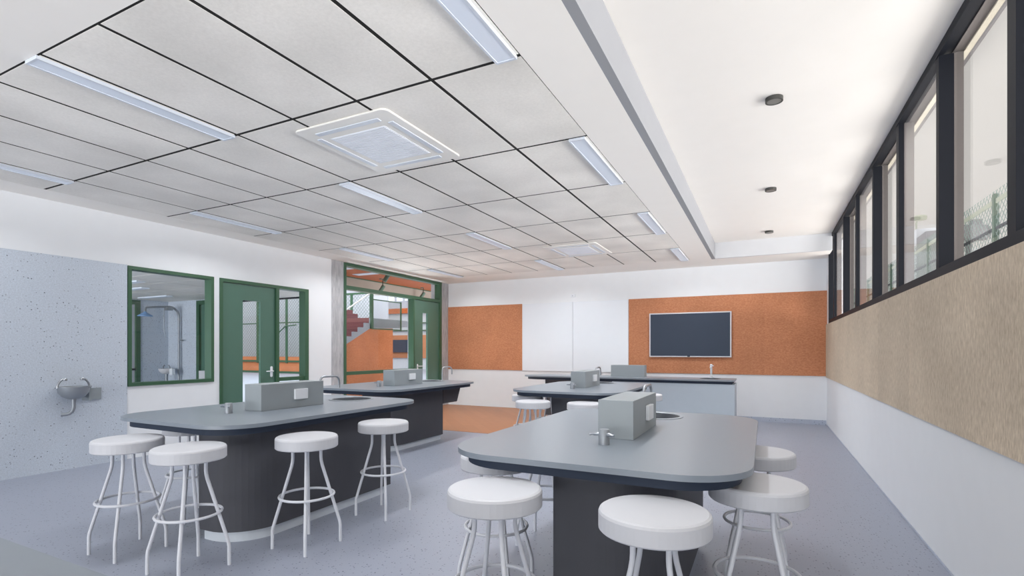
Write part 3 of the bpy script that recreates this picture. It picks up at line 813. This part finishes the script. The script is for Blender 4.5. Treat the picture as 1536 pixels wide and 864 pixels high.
sc = thing('mesh_screen', (-24, 21, 0), 'tall wire mesh screen on an orange base far across the lobby', 'screen')
part_at(MB().box(-31, -18.6, 21.0, 21.1, .12, .65).box(-31, -18.6, 21.0, 21.1, .76, .97), 'base_panel', M['cork_side'], sc)
part_at(MB().box(-31, -18.6, 20.94, 21.0, 0, .12).box(-31, -18.6, 20.94, 21.0, .65, .76).box(-31, -18.6, 20.96, 21.0, 2.93, 2.99).box(-31, -18.6, 20.94, 21.0, 4.34, 4.44), 'rail', M['green'], sc)
for x in (-30.0, -27.5, -25.0, -22.5, -20.0, -18.66):
    part_at(MB().box(x-.06, x+.06, 20.92, 21.0, .6, 4.4), 'post', M['green'], sc)
part_at(chain(-31, -18.6, .97, 4.34, .21, .012, 'y', 20.98), 'mesh_infill', M['mesh'], sc)
part_at(MB().box(-31, -18.6, 22.2, 22.3, 0, 4.9), 'backing_wall', M['lav'], sc)
part_at(MB().tube([(-26.3, 20.85, 1.9), (-24.95, 20.85, 2.75), (-24.1, 20.85, 2.8)], .035, 8), 'handrail', M['green'], sc)

fb = thing('far_building', (-22, 29.7, 0), 'far classroom wing with orange fascia seen past the stair', 'building')
part_at(MB().box(-36, -15, 29.7, 30.0, 0, 4.0), 'wall', M['outwhite'], fb)
part_at(MB().box(-28, -15, 29.6, 29.7, .80, 2.43), 'cork_lining', M['cork'], fb)
part_at(MB().box(-24.3, -22.7, 29.5, 29.6, 1.2, 2.1), 'screen', M['screen'], fb)
part_at(MB().box(-36, -15, 29.5, 30.0, 4.0, 4.36), 'fascia', M['orange'], fb)
part_at(MB().box(-36, -15, 29.55, 30.0, 4.361, 7.0), 'upper_wall', M['lav'], fb)
part_at(MB().box(-28, -15, 29.55, 29.699, 2.73, 2.79).box(-28, -15, 29.55, 29.699, 3.26, 3.32), 'rail', M['green'], fb)
for k in range(4):
    part_at(MB().box(-24.6+.75*k, -24.1+.75*k, 29.5, 29.549, 4.9, 5.5), 'window', M['winglow'], fb)

# ------------------------------------------------------------------ outside the clerestory
gd = MB().box(XR+.3, 40, -20, 60, -.4, -.3).build('ground', M['ground']); tag(gd, kind='structure')
fe = thing('deck_fence', (4.0, 13, 3.2), 'green mesh fence on the deck outside the high windows', 'fence')
tag(MB().box(3.8, 5.6, 8, 34, 2.9, 3.199).build('floor_deck', M['outgrey']), kind='structure')
for y in (8.5, 13.0, 17.5, 22.0, 26.5, 31.0):
    part_at(MB().box(3.96, 4.04, y-.05, y+.05, 3.2, 4.36), 'post', M['green'], fe)
part_at(MB().box(3.985, 4.015, 8, 34, 4.17, 4.26), 'top_rail', M['palegreen'], fe)
part_at(MB().box(3.985, 4.015, 8, 34, 3.66, 3.72), 'mid_rail', M['frame'], fe)
part_at(chain(8, 34, 3.2, 4.42, .16, .006, 'x', 3.99), 'mesh_infill', M['mesh'], fe)
rt = thing('rooftop_unit', (4.6, 20.5, 3.2), 'pale rooftop box behind the fence, through the high window', 'rooftop unit')
part_at(MB().box(4.35, 4.95, 20.4, 21.6, 3.2, 5.22), 'casing', M['outwhite'], rt)
part_at(MB().box(4.35, 4.9, 19.3, 20.39, 3.2, 4.92), 'grille_box', M['outgrey'], rt)
du = thing('duct', (4.6, 16.8, 3.2), 'short grey round duct behind the fence, through the nearest high window', 'duct')
part_at(MB().tube([(4.25, 16.6, 4.33), (5.0, 16.97, 4.33)], .20, 24), 'pipe', M['outgrey'], du)
part_at(MB().box(4.72, 4.92, 16.8, 17.0, 4.35, 4.66), 'collar', M['outgrey'], du)
part_at(MB().box(4.6, 4.7, 16.75, 16.85, 3.2, 4.2), 'support', M['outgrey'], du)
yl = thing('yard_light', (5.2, 24.4, 3.2), 'pale green round yard light on a pole, through the high window', 'light')
part_at(MB().tube([(5.2, 24.4, 3.2), (5.2, 24.4, 6.2), (5.2, 24.1, 6.38)], .03, 8), 'pole', M['palegreen'], yl)
part_at(MB().lathe([(.002, 6.2), (.22, 6.23), (.24, 6.32), (.2, 6.38), (.002, 6.40)], 5.2, 23.97, 28, True, False), 'lamp_head', M['palegreen'], yl)

# ------------------------------------------------------------------ camera
cam = bpy.data.cameras.new('camera'); co = bpy.data.objects.new('camera', cam); COL.objects.link(co)
cam.sensor_fit = 'HORIZONTAL'; cam.sensor_width = 36; cam.lens = 36*768/1536
cam.shift_y = (525.65-432)/1536
cam.clip_start = .02; cam.clip_end = 300
co.location = (0, 0, 1.338); co.rotation_euler = (pi/2, 0, radians(26.265))
S.camera = co

# ------------------------------------------------------------------ light
w = bpy.data.worlds.new('sky'); S.world = w; w.use_nodes = True
N = w.node_tree.nodes; L = w.node_tree.links; bgn = N['Background']
# overcast sky, brighter towards the zenith; pale sunlit ground below the horizon
tc = N.new('ShaderNodeTexCoord'); sp = N.new('ShaderNodeSeparateXYZ'); L.new(tc.outputs['Generated'], sp.inputs['Vector'])
mr = N.new('ShaderNodeMapRange'); mr.inputs['From Min'].default_value = -1; mr.inputs['From Max'].default_value = 1
L.new(sp.outputs['Z'], mr.inputs['Value'])
cr = N.new('ShaderNodeValToRGB'); L.new(mr.outputs['Result'], cr.inputs['Fac'])
e = cr.color_ramp.elements
e[0].position = .40; e[0].color = (.95,.93,.90,1); e[1].position = .83; e[1].color = (1,1,1,1)
q = e.new(.49); c_ = srgb(225,221,216); q.color = tuple(x/2.2 for x in c_[:3]) + (1,)
q = e.new(.715); q.color = tuple(x/2.2 for x in c_[:3]) + (1,)
L.new(cr.outputs['Color'], bgn.inputs['Color']); bgn.inputs['Strength'].default_value = 2.2
def area(name, loc, rot, sx_, sy_, power, col=(1,1,1), spread=180):
    l = bpy.data.lights.new(name, 'AREA'); l.shape = 'RECTANGLE'; l.size = sx_; l.size_y = sy_; l.energy = power; l.color = col
    l.spread = radians(spread)
    o = bpy.data.objects.new(name, l); COL.objects.link(o); o.location = loc; o.rotation_euler = rot
    return o
area('rear_fill', (-3.0, -9.0, 1.1), (radians(90), 0, 0), 9.0, 2.2, 560, (.95,.97,1))  # unseen fill lamp added behind the camera
area('right_far_fill', (10.5, 6.5, .75), (0, radians(90), 0), 1.9, 24, 2150, (1,.985,.965))  # unseen fill lamp added beyond the windows for ceiling and upper left wall
area('lobby_low_fill', (-8.6, 9.5, .18), (0, radians(238), 0), .7, 3.0, 90, (.9,.96,1), 130)  # unseen lamp added low in the lobby to lift the room's ceiling
area('right_low_fill', (6.5, 6.0, -.2), (0, radians(138), 0), 3.0, 20, 1550, (1,.975,.95))  # added lamp below the sills, standing in for light off the paving
area('lobby_top_fill', (-16, 14, 9.0), (0, 0, 0), 10, 14, 1900, (.97,.98,1))  # fill lamp added above the lobby to brighten it
area('prep_fill', (-9.5, -1.5, 1.3), (radians(90), 0, 0), 3.5, 2.0, 200, (.96,.98,1))  # unseen area lamp at the near end of the prep room
# fill lamps added under the strip lights, spread narrowed so the camera misses them
for i, x in enumerate(LX):
    for j, y in enumerate(LYs):
        area('strip_fill', (x, y+.6, CE-.022), (0, 0, 0), .10, 1.16, (9, 15, 20, 23)[j], (.985,.99,1), ((142, 148, 154, 160), (122, 138, 148, 158), (104, 124, 142, 152))[i][j])
S.view_settings.view_transform = 'Standard'; S.view_settings.look = 'None'
S.view_settings.gamma = 1; S.view_settings.use_curve_mapping = False
S.view_settings.exposure = .08
S.cycles.use_denoising = True
S.cycles.max_bounces = 10; S.cycles.diffuse_bounces = 6; S.cycles.transparent_max_bounces = 16
S.cycles.sample_clamp_indirect = 6
S.render.film_transparent = False
